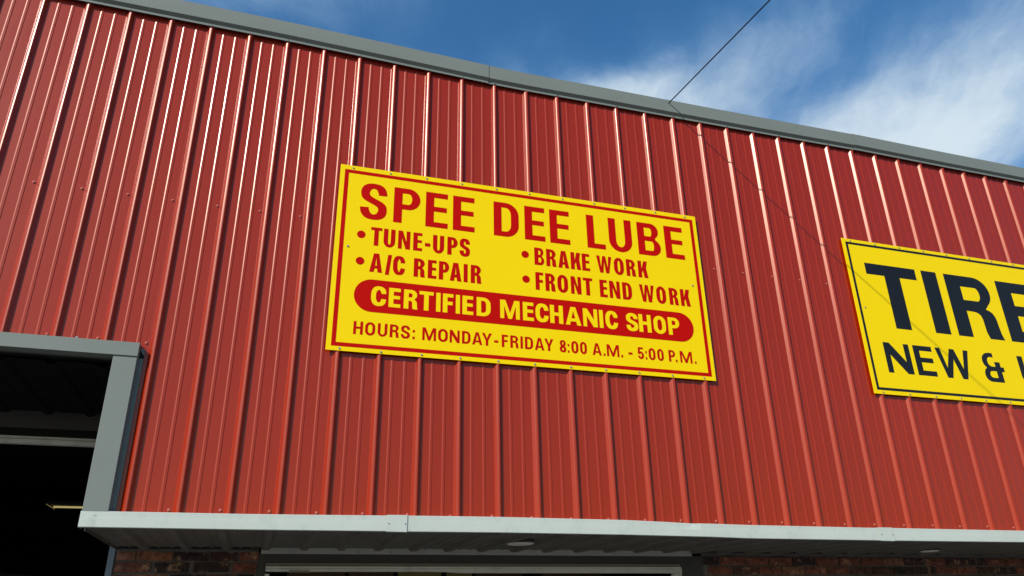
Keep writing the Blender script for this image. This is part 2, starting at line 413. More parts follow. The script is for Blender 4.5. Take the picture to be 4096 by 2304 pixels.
for (x0, x1, sk) in ((LJ[1], LJ[2], 0), (LJ[3], LJ[4], -.004)):
    b = MB()
    zt0, zt1, zb0, zb1 = lerp_table(TT, x0) + .0022, lerp_table(TT, x1) + .0012, lerp_table(TB, x0) - .0008, lerp_table(TB, x1) - .0014
    y0 = -.0548
    pr = [[(x0 + sk, .0, zt0), (x0 + sk, y0, zt0), (x0, y0 - .0002, zb0), (x0, y0 + .024, zb0)], [(x1 + sk, .0, zt1), (x1 + sk, y0 + .0006, zt1), (x1, y0 + .0006, zb1), (x1, y0 + .024, zb1)]]
    for i in range(3): b.quad(pr[0][i], pr[1][i], pr[1][i + 1], pr[0][i + 1])
    o = gp(b.build('splice_plate', 'white')); solid(o, .0009, -1)
    for xs_ in (x0 + .011, x1 - .010):
        inst('screw', S_ZINC, (xs_, y0 - .0012, (zt0 + zb0) / 2 - .001), o).scale = (.62, .6, .62)

# ---- trim round the left bay
def jamb(x0, x1, xf, zb, zt):      # box face, shaded return, flange on the sheets
    s = 1 if xf > x1 else -1
    b = MB(); pts = [(x0 + .0, .10), (x0, -.0485), (x0 + .0012 * s, -.0500), (x1 - .0012 * s, -.0500), (x1, -.0488), (x1 + .0018 * s, -.0045), (x1 + .0035 * s, -.0040), (xf, -.0036)]
    n = len(pts)
    for z in (zb, zt): b.v += [(x, y, z) for x, y in pts]
    for i in range(n - 1): b.f.append((i, i + 1, n + i + 1, n + i))
    o = gp(b.build('door_jamb_trim', 'grey')); solid(o, .0007, 0); return o
jo = jamb(JX0, JX1, FLX, 2.205, HEAD_B + .004)
inst('screw', S_GREY, (-.307, -.0045, 2.270), jo)
jo2 = jamb(LX0, LX0 - .1085, LX0 - .1315, 2.205, HEAD_B + .004)
b = MB()
pr_ = [(.10, HEAD_B + .002), (-.0555, HEAD_B), (-.0570, HEAD_B + .0015), (-.0570, HEAD_T - .0015), (-.0558, HEAD_T), (.012, HEAD_T + .003)]
xs = [LX0 - .112] + [LX0 + .25 * k for k in range(1, 12)] + [-.4355, -.4350, -.3195]
b.sweep(pr_, [(x, 0, (-.0022 if x > -.4353 else 0) * 0 + .0008 * math.sin(x * 4)) for x in xs])
b.quad((-.3195, -.0570, HEAD_B), (-.3195, -.0570, HEAD_T), (-.3195, -.002, HEAD_T), (-.3195, -.002, HEAD_B))
hd = gp(b.build('door_head_trim', 'grey')); solid(hd, .0008, 1)
# little snipped tab at the corner
b = MB(); b.quad((-.3180, -.0044, HEAD_B + .055), (FLX + .001, -.0044, HEAD_B + .052), (FLX + .001, -.0044, HEAD_B + .020), (-.3050, -.0044, HEAD_B + .024), (-.3180, -.012, HEAD_B + .050))
gp(b.build('trim_tab', 'grey'))
inst('screw', S_GREY, (-.303, -.0052, HEAD_B + .044), hd).scale = (.6, .6, .6)
inst('screw', S_ZINC, (-.618, -.0045, HEAD_T + .018), hd)

# ---- soffits: ribs hang down, sheets run from the front trim back to the wall
def soffit_panel(x0, x1, zr, xphase, y0=-.026, y1=BACK, m_='soffit'):
    allp = []
    k0 = int((x0 - xphase) / SP) - 2; k1 = int((x1 - xphase) / SP) + 2
    for k in range(k0, k1 + 1):
        c = xphase + SP * k
        allp += [(c - .034, 0), (c - .016, -.019), (c + .016, -.019), (c + .034, 0), (c + .070, 0), (c + .075, -.004), (c + .085, -.004), (c + .090, 0), (c + .138, 0), (c + .143, -.004), (c + .153, -.004), (c + .158, 0)]
    def at(x):
        for (a, p), (c, q) in zip(allp, allp[1:]):
            if a <= x <= c: return p + (q - p) * (x - a) / (c - a)
        return 0
    pts = [(x0, at(x0))] + [p for p in allp if x0 < p[0] < x1] + [(x1, at(x1))]
    b = MB(); n = len(pts); rows = 5
    rnd = random.Random(int(x0 * 77 + 5))
    for k in range(rows + 1):
        y = y0 + (y1 - y0) * k / rows
        for x, h in pts: b.v.append((x, y, zr + .019 + h + .0012 * math.sin(y * 5 + x * 3)))
    for k in range(rows):
        for i in range(n - 1):
            a = k * n + i; b.f.append((a, a + 1, a + n + 1, a + n))
    o = gp(b.build('soffit_panel', m_)); solid(o, .0008, 0); return o
PH = 1.7750
x = -.4325
while x < XR - .01:
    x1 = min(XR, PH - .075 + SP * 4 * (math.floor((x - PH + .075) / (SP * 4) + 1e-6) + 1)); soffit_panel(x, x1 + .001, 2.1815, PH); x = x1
x = LX0
while x < -.44:
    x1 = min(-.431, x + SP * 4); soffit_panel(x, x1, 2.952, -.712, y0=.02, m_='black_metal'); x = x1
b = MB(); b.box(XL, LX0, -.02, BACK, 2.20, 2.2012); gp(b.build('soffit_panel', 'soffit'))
# side of the lower soffit facing the tall bay
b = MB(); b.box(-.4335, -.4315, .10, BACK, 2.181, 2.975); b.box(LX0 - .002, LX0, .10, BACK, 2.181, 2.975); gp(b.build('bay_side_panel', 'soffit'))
# angles along the back of the soffits
b = MB(); b.box(.378, 3.36, BACK - .012, BACK + .02, 2.1635, 2.1990); gp(b.build('soffit_angle', 'angle'))
b = MB(); b.box(LX0, -.434, BACK - .012, BACK + .02, 2.930, 2.9700); gp(b.build('soffit_angle', 'header'))
for ax, az in ((.965, 2.176), (1.18, 2.177), (2.745, 2.180)):
    b = MB(); b.cyl((ax, BACK - .012, az), (0, -1, 0), .004, .0035, .003, 8); gp(b.build('rivet', 'header'))

# ---- back wall: door headers and frames
b = MB(); b.box(.367, 3.447, BACK, BACK + .10, 2.1095, 2.1630); b.box(.367, .4135, BACK, BACK + .1, 0, 2.1095); b.box(3.262, 3.447, BACK, BACK + .1, 0, 2.1095)
gp(b.build('door_header', 'header'))['label'] = 'dark steel surround of the right bay'
b = MB(); b.box(.4145, 3.260, BACK - .006, BACK + .05, 2.0895, 2.1090); gp(b.build('door_stop_strip', 'tan'))
F = gp(empty('overhead_door_frame'))
b = MB()
xs = [.4145, .9, 1.25, 1.45, 1.55, 1.62, 1.70, 2.2, 3.260]; low = [2.0605, 2.060, 2.0600, 2.0598, 2.0575, 2.053, 2.0515, 2.0510, 2.0490]
for xx, lz in zip(xs, low):
    b.v += [(xx, BACK - .012, 2.0890), (xx, BACK - .020, 2.0885), (xx, BACK - .020, 2.0780), (xx, BACK - .016, 2.0768), (xx, BACK - .016, 2.0755), (xx, BACK - .022, 2.0745), (xx, BACK - .022, lz), (xx, BACK + .03, lz + .001)]
n = 8
for k in range(len(xs) - 1):
    for i in range(n - 1): a = k * n + i; b.f.append((a, a + 1, a + n + 1, a + n))
o = b.build('frame_head', 'white_dull'); o.parent = F; solid(o, .002, 0)
for x0, x1 in ((.4145, .4400), (3.1985, 3.260)):
    b = MB(); b.box(x0, x1, BACK - .019, BACK + .03, .02, 2.0475); b.build('frame_jamb', 'white_dull', F, bevel=.003)
b = MB(); b.box(.560, .670, BACK - .030, BACK - .0222, 2.0540, 2.0640); b.box(.556, .563, BACK - .034, BACK - .022, 2.0520, 2.0660); b.box(.667, .674, BACK - .034, BACK - .022, 2.0520, 2.0660)
b.build('latch_bracket', 'tan', F)
# tall bay
b = MB(); b.box(LX0, -.468, BACK, BACK + .10, 2.8710, 2.9300); gp(b.build('bay_header', 'header'))
b = MB(); b.box(LX0, -.468, BACK + .06, BACK + .10, 2.8180, 2.8710); gp(b.build('bay_header', 'dark'))
F2 = gp(empty('overhead_door_frame'))
b = MB()
pf = [(BACK + .06, 2.8195), (BACK - .004, 2.8180), (BACK - .006, 2.8060), (BACK + .004, 2.8040), (BACK + .004, 2.7990), (BACK - .008, 2.7965), (BACK - .008, 2.7760), (BACK + .03, 2.7755)]
b.sweep(pf, [(LX0, 0, 0), (-.468, 0, 0)]); o = b.build('frame_head', 'white_dull', F2); solid(o, .002, 0)
b = MB(); b.box(LX0, LX0 + .05, BACK - .01, BACK + .05, .02, 2.775); b.build('frame_jamb', 'white_dull', F2)
b = MB(); b.box(-.468, -.4335, BACK - .012, BACK + .10, .02, 2.1885); b.box(-.468, -.4335, BACK - .012, BACK + .10, 2.1885, 2.95)
gp(b.build('corner_trim', 'bluegrey', bevel=.002))['label'] = 'blue-grey steel corner trim at the left end of the brick pier'

# ---- brick piers
BW = gp(empty('brick_wall'))
def brick_mesh():
    b = MB(); b.box(-.5, .5, 0, .09, -.5, .5); return b
def variants():
    out = []
    rnd = random.Random(3)
    for k in range(6):
        b = MB(); nx, nz = 5, 2; jit = lambda s: rnd.uniform(-s, s)
        front = {}
        for i in range(nx + 1):
            for j in range(nz + 1):
                front[i, j] = len(b.v)
                edge_x = i in (0, nx); edge_z = j in (0, nz)
                b.v.append((-.5 + i / nx + (jit(.006)), -(.0 if (edge_x or edge_z) else .0022) + jit(.0012), -.5 + j / nz + jit(.02)))
        for i in range(nx):
            for j in range(nz): b.f.append((front[i, j], front[i + 1, j], front[i + 1, j + 1], front[i, j + 1]))
        ring = [front[i, 0] for i in range(nx + 1)] + [front[nx, j] for j in range(1, nz + 1)] + [front[i, nz] for i in range(nx - 1, -1, -1)] + [front[0, j] for j in range(nz - 1, 0, -1)]
        n0 = len(b.v)
        for r in ring: v = b.v[r]; b.v.append((v[0], .05, v[2]))
        m = len(ring)
        for i in range(m): b.f.append((ring[i], n0 + i, n0 + (i + 1) % m, ring[(i + 1) % m]))
        me = b.mesh('brick'); me.materials.append(M['brick']); out.append(me)
    return out
BV = variants()
CH, MJ = .0663, .0125
def bricks(x0, x1, start_z, rows, joints0, joints1):
    for r in range(rows):
        zt = start_z - r * CH; zc = zt - (CH - MJ) / 2
        js = joints0 if r % 2 == 0 else joints1
        for (a, c) in js:
            a = max(a, x0); c = min(c, x1)
            if c - a < .03: continue
            o = inst('brick', random.choice(BV), ((a + c) / 2, BACK - .004 + random.uniform(-.0035, .002), zc + random.uniform(-.0012, .0012)), BW)
            o.scale = (c - a, 1, (CH - MJ)); o.rotation_euler = (0, random.uniform(-.004, .004), random.uniform(-.006, .006))
def runs(start, x1, step=.2085, w=.1955):
    out = []; x = start
    while x < x1: out.append((x + random.uniform(-.003, .003), x + w + random.uniform(-.004, .003))); x += step
    return out
rowsL = 12
bricks(-.430, .366, 2.1735 + .0024, rowsL, [(-.425, -.325), (-.3165, -.1240), (-.0935, .2420) and (-.112, .078), (.090, .244), (.257, .365)], [(-.426, -.2345), (-.2100, -.0225), (.0025, .2025), (.2255, .3600)])
bricks(3.449, XR, 2.1735 - .0145, 10, [(3.449, 3.585)] + runs(3.5985, XR), [(3.449, 3.475)] + runs(3.489, XR))
# mortar bed and the bricks below the ones one can pick apart
for xa, xb in ((-.4325, .3665), (3.4475, XR)):
    b = MB(); b.box(xa, xb, BACK + .0045, BACK + .10, .0, 2.1950); o = b.build('mortar', 'mortar'); o.parent = BW
b = MB()
# lumpy mortar smeared under the soffit
rnd = random.Random(12)
for (xa, xb) in ((-.43, .36), (3.45, XR)):
    xx = xa
    while xx < xb - .03:
        w_ = rnd.uniform(.025, .06); h_ = rnd.uniform(.010, .022)
        b.quad((xx, BACK - .006, 2.186), (xx, BACK - .007, 2.1735 - h_ * .3 + .006 * rnd.random()), (xx + w_ / 2, BACK - .009, 2.1735 - h_ * rnd.random() * .7), (xx + w_, BACK - .007, 2.1735 - h_ * .3 + .006 * rnd.random()), (xx + w_, BACK - .006, 2.186)); xx += w_
o = b.build('mortar_smear', 'mortar'); o.parent = BW; o['kind'] = 'stuff'
b = MB(); z = 2.1735 - rowsL * CH
while z > .1:
    xx = -.43 + (.1 if int(z / CH) % 2 else 0)
    while xx < .34: b.box(xx, min(xx + .196, .366), BACK - .004, BACK + .02, z - CH + MJ, z); xx += .2085
    xx = 3.449 + (.1 if int(z / CH) % 2 else 0)
    while xx < XR - .05: b.box(xx, min(xx + .196, XR), BACK - .004, BACK + .02, z - CH + MJ, z); xx += .2085
    z -= CH
o = b.build('lower_bricks', 'brick'); o.parent = BW; o['kind'] = 'stuff'
b = MB(); b.box(XL, LX0, BACK, BACK + .1, 0, 2.2); gp(b.build('end_wall', 'mortar'))

# ---- inside of the bays
b = MB()
b.box(XL, XL + .1, BACK + .1, 8.9, 0, 5.18); b.box(XR - .1, XR, BACK + .1, 8.9, 0, 5.18); b.box(XL + .1, XR - .1, 8.8, 8.9, 0, 5.18)
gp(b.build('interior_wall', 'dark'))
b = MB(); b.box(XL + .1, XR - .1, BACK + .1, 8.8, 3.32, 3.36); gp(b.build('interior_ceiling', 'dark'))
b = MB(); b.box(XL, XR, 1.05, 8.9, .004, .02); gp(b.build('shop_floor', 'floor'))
b = MB(); b.box(XL + .1, XR - .1, BACK + .102, BACK + .16, 2.955, 3.32); b.box(-.432, XR - .1, BACK + .102, BACK + .16, 2.205, 2.954); gp(b.build('inner_lintel', 'dark'))
for k, (x0, x1, m_) in enumerate([(.62, 1.1, 'board'), (1.13, 1.52, 'board'), (1.56, 1.95, 'yboard'), (1.99, 2.22, 'yboard'), (2.26, 2.7, 'board'), (2.9, 3.5, 'board')]):
    b = MB(); b.box(x0, x1, 3.0 + .02 * (k % 3), 3.03 + .02 * (k % 3), 1.1, 2.55); gp(b.build('storage_board', m_))

# ------------------------------------------------------------------ fluorescent light inside the left bay
FL = empty('fluorescent_light', (-.99, 3.5, 2.74)); tag(FL, 'dim yellow fluorescent light hanging inside the dark left bay', 'light')
FL.rotation_euler = (0, 0, .0)
lx0, lx1 = -.40, .55
b = MB(); b.quad((lx0, -.02, .030), (lx1, -.02, .030), (lx1, .10, .030), (lx0, .10, .030)); b.quad((lx0, -.045, .0), (lx1, -.045, .0), (lx1, -.02, .030), (lx0, -.02, .030)); b.quad((lx1, .10, .030), (lx1, .125, 0), (lx0, .125, 0), (lx0, .10, .030))
o = b.build('housing', 'header', FL); solid(o, .001, 0)
b = MB(); b.quad((lx0, -.045, .001), (lx0 + .045, .0, -.024), (lx0 + .045, .10, -.024), (lx0, .125, .001)); o = b.build('end_plate', 'tube', FL); solid(o, .002, 0)
for yy in (.0,):
    b = MB(); b.cyl((lx0 + .05, yy + .02, -.014), (1, 0, 0), .0085, .0085, lx1 - lx0 - .06, 12); b.build('tube', 'tube', FL, smooth=False)

# ------------------------------------------------------------------ van inside the left bay (only its roof edge shows)
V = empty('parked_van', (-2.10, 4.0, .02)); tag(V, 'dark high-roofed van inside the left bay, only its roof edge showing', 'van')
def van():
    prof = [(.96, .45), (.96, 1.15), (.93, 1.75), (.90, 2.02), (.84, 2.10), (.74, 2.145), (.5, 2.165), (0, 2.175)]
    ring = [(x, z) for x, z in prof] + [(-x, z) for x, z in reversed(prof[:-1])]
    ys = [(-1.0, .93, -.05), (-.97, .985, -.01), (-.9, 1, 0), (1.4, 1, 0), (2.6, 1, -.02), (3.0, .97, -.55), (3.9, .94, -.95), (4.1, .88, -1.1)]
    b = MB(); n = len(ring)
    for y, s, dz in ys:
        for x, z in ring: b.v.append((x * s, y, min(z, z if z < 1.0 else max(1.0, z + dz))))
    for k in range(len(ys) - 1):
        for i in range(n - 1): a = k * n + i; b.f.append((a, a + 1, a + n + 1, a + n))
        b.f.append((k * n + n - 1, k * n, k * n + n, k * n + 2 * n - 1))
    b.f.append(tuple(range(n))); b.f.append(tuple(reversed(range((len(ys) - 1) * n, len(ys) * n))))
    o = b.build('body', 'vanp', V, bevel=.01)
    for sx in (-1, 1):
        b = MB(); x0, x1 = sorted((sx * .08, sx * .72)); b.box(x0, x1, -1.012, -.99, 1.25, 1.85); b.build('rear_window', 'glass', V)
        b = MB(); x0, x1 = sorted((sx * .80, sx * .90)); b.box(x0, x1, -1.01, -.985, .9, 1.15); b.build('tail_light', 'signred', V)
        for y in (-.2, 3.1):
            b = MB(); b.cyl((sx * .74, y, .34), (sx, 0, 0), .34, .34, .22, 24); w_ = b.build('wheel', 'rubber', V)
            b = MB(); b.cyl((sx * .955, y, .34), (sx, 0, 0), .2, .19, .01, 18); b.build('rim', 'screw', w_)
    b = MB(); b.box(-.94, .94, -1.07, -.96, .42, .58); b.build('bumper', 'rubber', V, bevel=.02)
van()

# ------------------------------------------------------------------ recessed lights in the soffit
def recessed(x, y, r, label):
    R = empty('recessed_light', (x, y, 2.1795)); tag(R, label, 'light', 'round recessed lights in the low soffit')
    b = MB(); n = 32
    for rr, z in ((r, 0), (r * .985, -.0035), (r * .90, -.006), (r * .88, -.004)):
        b.v += [(rr * math.cos(2 * math.pi * i / n), rr * math.sin(2 * math.pi * i / n), z) for i in range(n)]
    for k in range(3):
        for i in range(n): b.f.append((k * n + i, k * n + (i + 1) % n, (k + 1) * n + (i + 1) % n, (k + 1) * n + i))
    b.build('trim_ring', 'lens', R)
    b = MB(); b.cyl((0, 0, .0005), (0, 0, 1), r * .99, r * .99, .0175, 32, cap=False); b.build('collar', 'header', R)
    b = MB(); b.v += [(.88 * r * math.cos(2 * math.pi * i / n), .88 * r * math.sin(2 * math.pi * i / n), -.004) for i in range(n)] + [(0, 0, -.008)]
    for i in range(n): b.f.append((i, (i + 1) % n, n))
    b.build('lens', 'lens', R)
recessed(1.846, .466, .082, 'round pale recessed light in the soffit below the wider yellow sign')
recessed(5.13, .69, .066, 'round pale recessed light in the soffit below the black-lettered sign')

# ------------------------------------------------------------------ overhead cable
CB = empty('overhead_cable', (2.912, -.08, 5.2458)); tag(CB, 'thin black cable running from the grey roof edge up across the sky', 'cable')
d = Vector((.0804, -1, -.02))
pts = []
for k in range(61):
    t = -.25 + 14.25 * (k / 60); p = d * t; p.z += .0012 * t * (t - 3) if t > 0 else 0
    pts.append(p)
b = MB(); nn = 8; r = .0042
for p in pts: b.v += [(p.x + r * math.cos(2 * math.pi * i / nn), p.y, p.z + r * math.sin(2 * math.pi * i / nn)) for i in range(nn)]
for k in range(60):
    for i in range(nn): b.f.append((k * nn + i, k * nn + (i + 1) % nn, (k + 1) * nn + (i + 1) % nn, (k + 1) * nn + i))
b.build('cable', 'black', CB, smooth=True)
b = MB(); b.cyl((-.0201, .25, -.035), (0, 0, 1), .012, .012, .05, 12); b.build('anchor', 'screw', CB)

# ------------------------------------------------------------------ lettering: outlines drawn here, laid flat on the sign
def arc(cx, cy, rx_, ry, a0, a1, n=10):
    return [(cx + rx_ * math.cos(math.radians(a0 + (a1 - a0) * i / n)), cy + ry * math.sin(math.radians(a0 + (a1 - a0) * i / n))) for i in range(n + 1)]
def bez(p0, p1, p2, p3, n=9):
    out = []
    for i in range(n + 1):
        t = i / n; u = 1 - t
        out.append(tuple(u ** 3 * p0[k] + 3 * u * u * t * p1[k] + 3 * u * t * t * p2[k] + t ** 3 * p3[k] for k in (0, 1)))
    return out
def stroke(cl, s, b):              # variable-width outline along a centre line: s across vertical runs, b across level runs
    L_, R_ = [], []
    for i, p in enumerate(cl):
        a = cl[max(0, i - 1)]; c = cl[min(len(cl) - 1, i + 1)]
        t = Vector((c[0] - a[0], c[1] - a[1])).normalized(); n = Vector((-t.y, t.x))
        w = .5 * math.sqrt((s * n.x) ** 2 + (b * n.y) ** 2)
        if abs(n.x * n.y) > .15: w *= 1 + .10 * min(1, (abs(n.x * n.y) - .15) / .35)
        L_.append((p[0] + n.x * w, p[1] + n.y * w)); R_.append((p[0] - n.x * w, p[1] - n.y * w))
    return L_ + R_[::-1]
def ring(w, h, s, b, sq=.36):
    def oval(x0, x1, y0, y1, ry):
        rx_ = (x1 - x0) / 2
        return arc(x0 + rx_, y1 - ry, rx_, ry, 0, 180, 16) + arc(x0 + rx_, y0 + ry, rx_, ry, 180, 360, 16)
    return [oval(0, w, -.012 * h, 1.012 * h, h * sq), oval(s, w - s, b, h - b, min(h * sq - b * .8, (h - 2 * b) / 2 * .8))]
def glyph(ch, w, h, s, b):
    """list of [outer, holes...] polygons; origin at the letter's left foot"""
    P = []
    if ch == 'I': P = [[[(0, 0), (w, 0), (w, h), (0, h)]]]
    elif ch == 'L': P = [[[(0, 0), (w, 0), (w, b), (s, b), (s, h), (0, h)]]]
    elif ch == 'T': P = [[[(w / 2 - s / 2, 0), (w / 2 + s / 2, 0), (w / 2 + s / 2, h - b), (w, h - b), (w, h), (0, h), (0, h - b), (w / 2 - s / 2, h - b)]]]
    elif ch == 'E': m0 = h * .525 - b / 2; P = [[[(0, 0), (w, 0), (w, b), (s, b), (s, m0), (w * .95, m0), (w * .95, m0 + b * .95), (s, m0 + b * .95), (s, h - b), (w * .99, h - b), (w * .99, h), (0, h)]]]
    elif ch == 'F': m0 = h * .50 - b / 2; P = [[[(0, 0), (s, 0), (s, m0), (w * .93, m0), (w * .93, m0 + b), (s, m0 + b), (s, h - b), (w, h - b), (w, h), (0, h)]]]
    elif ch == 'H': m0 = h * .51 - b / 2; P = [[[(0, 0), (s, 0), (s, m0), (w - s, m0), (w - s, 0), (w, 0), (w, h), (w - s, h), (w - s, m0 + b), (s, m0 + b), (s, h), (0, h)]]]
    elif ch == 'N': e = s * .88; g = s * 1.02; P = [[[(0, 0), (e, 0), (e, h * .60), (w - g, 0), (w, 0), (w, h), (w - e, h), (w - e, h * .40), (g, h), (0, h)]]]
    elif ch == 'M': e = s * .9; P = [[[(0, 0), (e, 0), (e, h * .70), (w / 2 - e * .46, 0), (w / 2 + e * .46, 0), (w - e, h * .70), (w - e, 0), (w, 0), (w, h), (w - e * 1.35, h), (w / 2, h * .30), (e * 1.35, h), (0, h)]]]
    elif ch == 'W': e = s * .86; q = w / 2; P = [[[(w * .20, 0), (w * .20 + e * 1.02, 0), (q, h * .66), (w * .80 - e * 1.02, 0), (w * .80, 0), (w, h), (w - e, h), (w * .80 - e * .38, h * .34), (q + e * .48, h), (q - e * .48, h), (w * .20 + e * .38, h * .34), (e, h), (0, h)]]]
    elif ch == 'Y': P = [[[(w / 2 - s / 2, 0), (w / 2 + s / 2, 0), (w / 2 + s / 2, h * .40), (w, h), (w - s * 1.1, h), (w / 2, h * .58), (s * 1.1, h), (0, h), (w / 2 - s / 2, h * .40)]]]
    elif ch == 'K': P = [[[(0, 0), (s, 0), (s, h * .30), (s * 1.32, h * .43), (w - s * 1.05, 0), (w, 0), (s * 2.25, h * .60), (w * .98, h), (w * .98 - s * 1.02, h), (s, h * .54), (s, h), (0, h)]]]
    elif ch == 'A':
        t = s * 1.16; ax = w / 2; q = (w - t) / 2 / h; yb = h * .20; yt = yb + b * .92
        ins = lambda y: s * 1.02 + y * (ax - t / 2) / h
        P = [[[(0, 0), (s * 1.0, 0), (s + yb * (ax - t / 2) / h * .86, yb), (w - s - yb * (ax - t / 2) / h * .86, yb), (w - s, 0), (w, 0), (ax + t / 2, h), (ax - t / 2, h)],
              [(s * .98 + yt * (ax - t / 2) / h * .92, yt), (w - s * .98 - yt * (ax - t / 2) / h * .92, yt), (ax, h * .80)]]]
    elif ch == '/': P = [[[(0, -.07 * h), (s * .85, -.07 * h), (w, 1.01 * h), (w - s * .85, 1.01 * h)]]]
    elif ch == '-': P = [[[(0, h * .30), (w, h * .30), (w, h * .30 + b * 1.15), (0, h * .30 + b * 1.15)]]]
    elif ch == '.': P = [[[(0, 0), (w, 0), (w, s * 1.05), (0, s * 1.05)]]]
    elif ch == ':': P = [[[(0, 0), (w, 0), (w, s * 1.0), (0, s * 1.0)]], [[(0, h * .52), (w, h * .52), (w, h * .52 + s), (0, h * .52 + s)]]]
    elif ch in 'O0': P = [ring(w, h, s, b)]
    elif ch == 'D':
        rr = w * .52; ry = h * .36
        P = [[[(0, 0)] + arc(w - rr, ry, rr, ry, -90, 0, 10) + arc(w - rr, h - ry, rr, ry, 0, 90, 10) + [(0, h)],
              [(s, b)] + arc(w - rr, ry, rr - s, ry - b, -90, 0, 8) + arc(w - rr, h - ry, rr - s, ry - b, 0, 90, 8) + [(s, h - b)]]]
    elif ch == 'P':
        y0 = h * .39; ry = (h - y0) / 2; rr = min(ry * .98, w * .5)
        P = [[[(0, 0), (s, 0), (s, y0)] + arc(w - rr, y0 + ry, rr, ry, -90, 90, 16) + [(0, h)],
              [(s, y0 + b)] + arc(w - rr, y0 + ry, max(rr - s * .98, .08 * w), ry - b, -90, 90, 12) + [(s, h - b)]]]
    elif ch == 'R':
        y0 = h * .42; ry = (h - y0) / 2; rr = min(ry * .98, w * .48); we = w * .95
        P = [[[(0, 0), (s, 0), (s, y0), (w * .42, y0)] + bez((w * .42, y0), (w * .60, y0), (we - s, y0 * .9), (we - s, y0 * .55), 5) + [(we - s * .98, y0 * .25), (we - s * .85, 0), (w, 0), (w * .965, h * .10), (we, y0 * .5)]
              + bez((we, y0 * .5), (we, y0 * .95), (w * .90, y0 * 1.08), (w * .76, y0 * 1.14), 5) + arc(we - rr, y0 + b * .4 + ry - b * .2, rr, ry - b * .2, -50, 90, 12) + [(0, h)],
              [(s, y0 + b)] + arc(we - rr, y0 + ry, max(rr - s * .98, .08 * w), ry - b, -90, 90, 10) + [(s, h - b)]]]
    elif ch == 'B':
        ym = h * .515; r1 = (h - ym) / 2; r0 = ym / 2; k = w * .38
        P = [[[(0, 0)] + arc(w - k, r0, k, r0, -90, 62, 12) + arc(w * .94 - k * .9, ym + r1 * 1.0, k * .9, r1, -58, 90, 12) + [(0, h)],
              [(s, b)] + arc(w - k, (b + ym - b / 2) / 2, max(k - s * .98, .07 * w), (ym - b / 2 - b) / 2, -90, 90, 10) + [(s, ym - b / 2)],
              [(s, ym + b / 2)] + arc(w * .94 - k, (h - b + ym + b / 2) / 2, max(k - s * .98, .07 * w), (h - b - ym - b / 2) / 2, -90, 90, 10) + [(s, h - b)]]]
    elif ch == 'U':
        ry = h * .34
        P = [[[(0, h)] + arc(w / 2, ry - .012 * h, w / 2, ry, 180, 360, 18) + [(w, h), (w - s, h)] + arc(w / 2, ry - .012 * h, w / 2 - s, ry - b, 360, 180, 14) + [(s, h)]]]
    elif ch == 'C':
        ry = h * .34; x1, y1, y0 = w - s / 2, h - b / 2 + .012 * h, b / 2 - .012 * h; k = .56; hx = w / 2
        cl = bez((x1, h * .64), (x1, h * .64 + (y1 - h * .64) * .62), (hx + (x1 - hx) * k, y1), (hx, y1)) + bez((hx, y1), (hx - (hx - s / 2) * k, y1), (s / 2, y1 - ry * .45), (s / 2, y1 - ry))[1:] \
            + bez((s / 2, y0 + ry), (s / 2, y0 + ry * .45), (hx - (hx - s / 2) * k, y0), (hx, y0)) + bez((hx, y0), (hx + (x1 - hx) * k, y0), (x1, h * .36 - (h * .36 - y0) * .62), (x1, h * .36))[1:]
        P = [[stroke(cl, s, b)]]
    elif ch == 'S':
        x0, x1, y1, y0, hx = s / 2, w - s / 2, h - b / 2 + .012 * h, b / 2 - .012 * h, w / 2; k = .56
        cl = bez((x1 - w * .01, h * .69), (x1, h * .69 + (y1 - h * .69) * .62), (hx + (x1 - hx) * k, y1), (hx, y1)) \
            + bez((hx, y1), (hx - (hx - x0) * k, y1), (x0 + w * .01, y1 - h * .09), (x0 + w * .01, h * .735))[1:] \
            + bez((x0 + w * .01, h * .735), (x0 + w * .01, h * .60), (w * .30, h * .57), (w * .50, h * .505))[1:] \
            + bez((w * .50, h * .505), (w * .72, h * .44), (x1, h * .40), (x1, h * .275))[1:] \
            + bez((x1, h * .275), (x1, y0 + h * .08), (hx + (x1 - hx) * k, y0), (hx, y0))[1:] \
            + bez((hx, y0), (hx - (hx - x0) * k, y0), (x0, h * .32 - (h * .32 - y0) * .62), (x0, h * .32))[1:]
        P = [[stroke(cl, s, b)]]
    elif ch == '8':
        def xr(z):
            e = []
            for cy, rr, ry in ((.745 * h, .45 * w, .265 * h), (.265 * h, .5 * w, .275 * h)):
                q = 1 - ((z - cy) / ry) ** 2
                if q > 0: e.append(rr * q ** .42)
            return max(e) if e else 0
        zs = [-.008 * h + 1.016 * h * i / 30 for i in range(31)]
        out = [(w / 2 + xr(z), z) for z in zs] + [(w / 2 - xr(z), z) for z in reversed(zs[1:-1])]
        P = [[out, arc(w / 2, .745 * h, .45 * w - s * .95, .265 * h - b * .9, 0, 345, 16), arc(w / 2, .265 * h, .5 * w - s, .275 * h - b, 0, 345, 16)]]
    elif ch == '5':
        P = [[[(.12 * w, h), (.90 * w, h), (.90 * w, h - b), (.12 * w + s * .85, h - b), (.10 * w + s * .85, h * .60)] + arc(w * .52, h * .325, w * .48, h * .325, 100, -175, 18)
              + [(s, h * .27)] + arc(w * .52, h * .325, w * .48 - s, h * .325 - b, -165, 150, 14) + [(.04 * w, h * .44)]]]
    elif ch == '&':
        o_ = [(.86, 0), (.86, .37), (1, .37), (1, .53), (.86, .53), (.86, .70), (.60, .70), (.60, .53), (.42, .53), (.33, .57), (.28, .64), (.27, .72), (.30, .80), (.37, .855), (.46, .865), (.60, .85), (.60, 1.0), (.44, 1.01), (.26, .985), (.12, .915), (.04, .81), (.025, .70), (.06, .58), (.17, .475), (.06, .40), (.01, .30), (0, .22), (.03, .12), (.11, .04), (.22, .005), (.34, 0)]
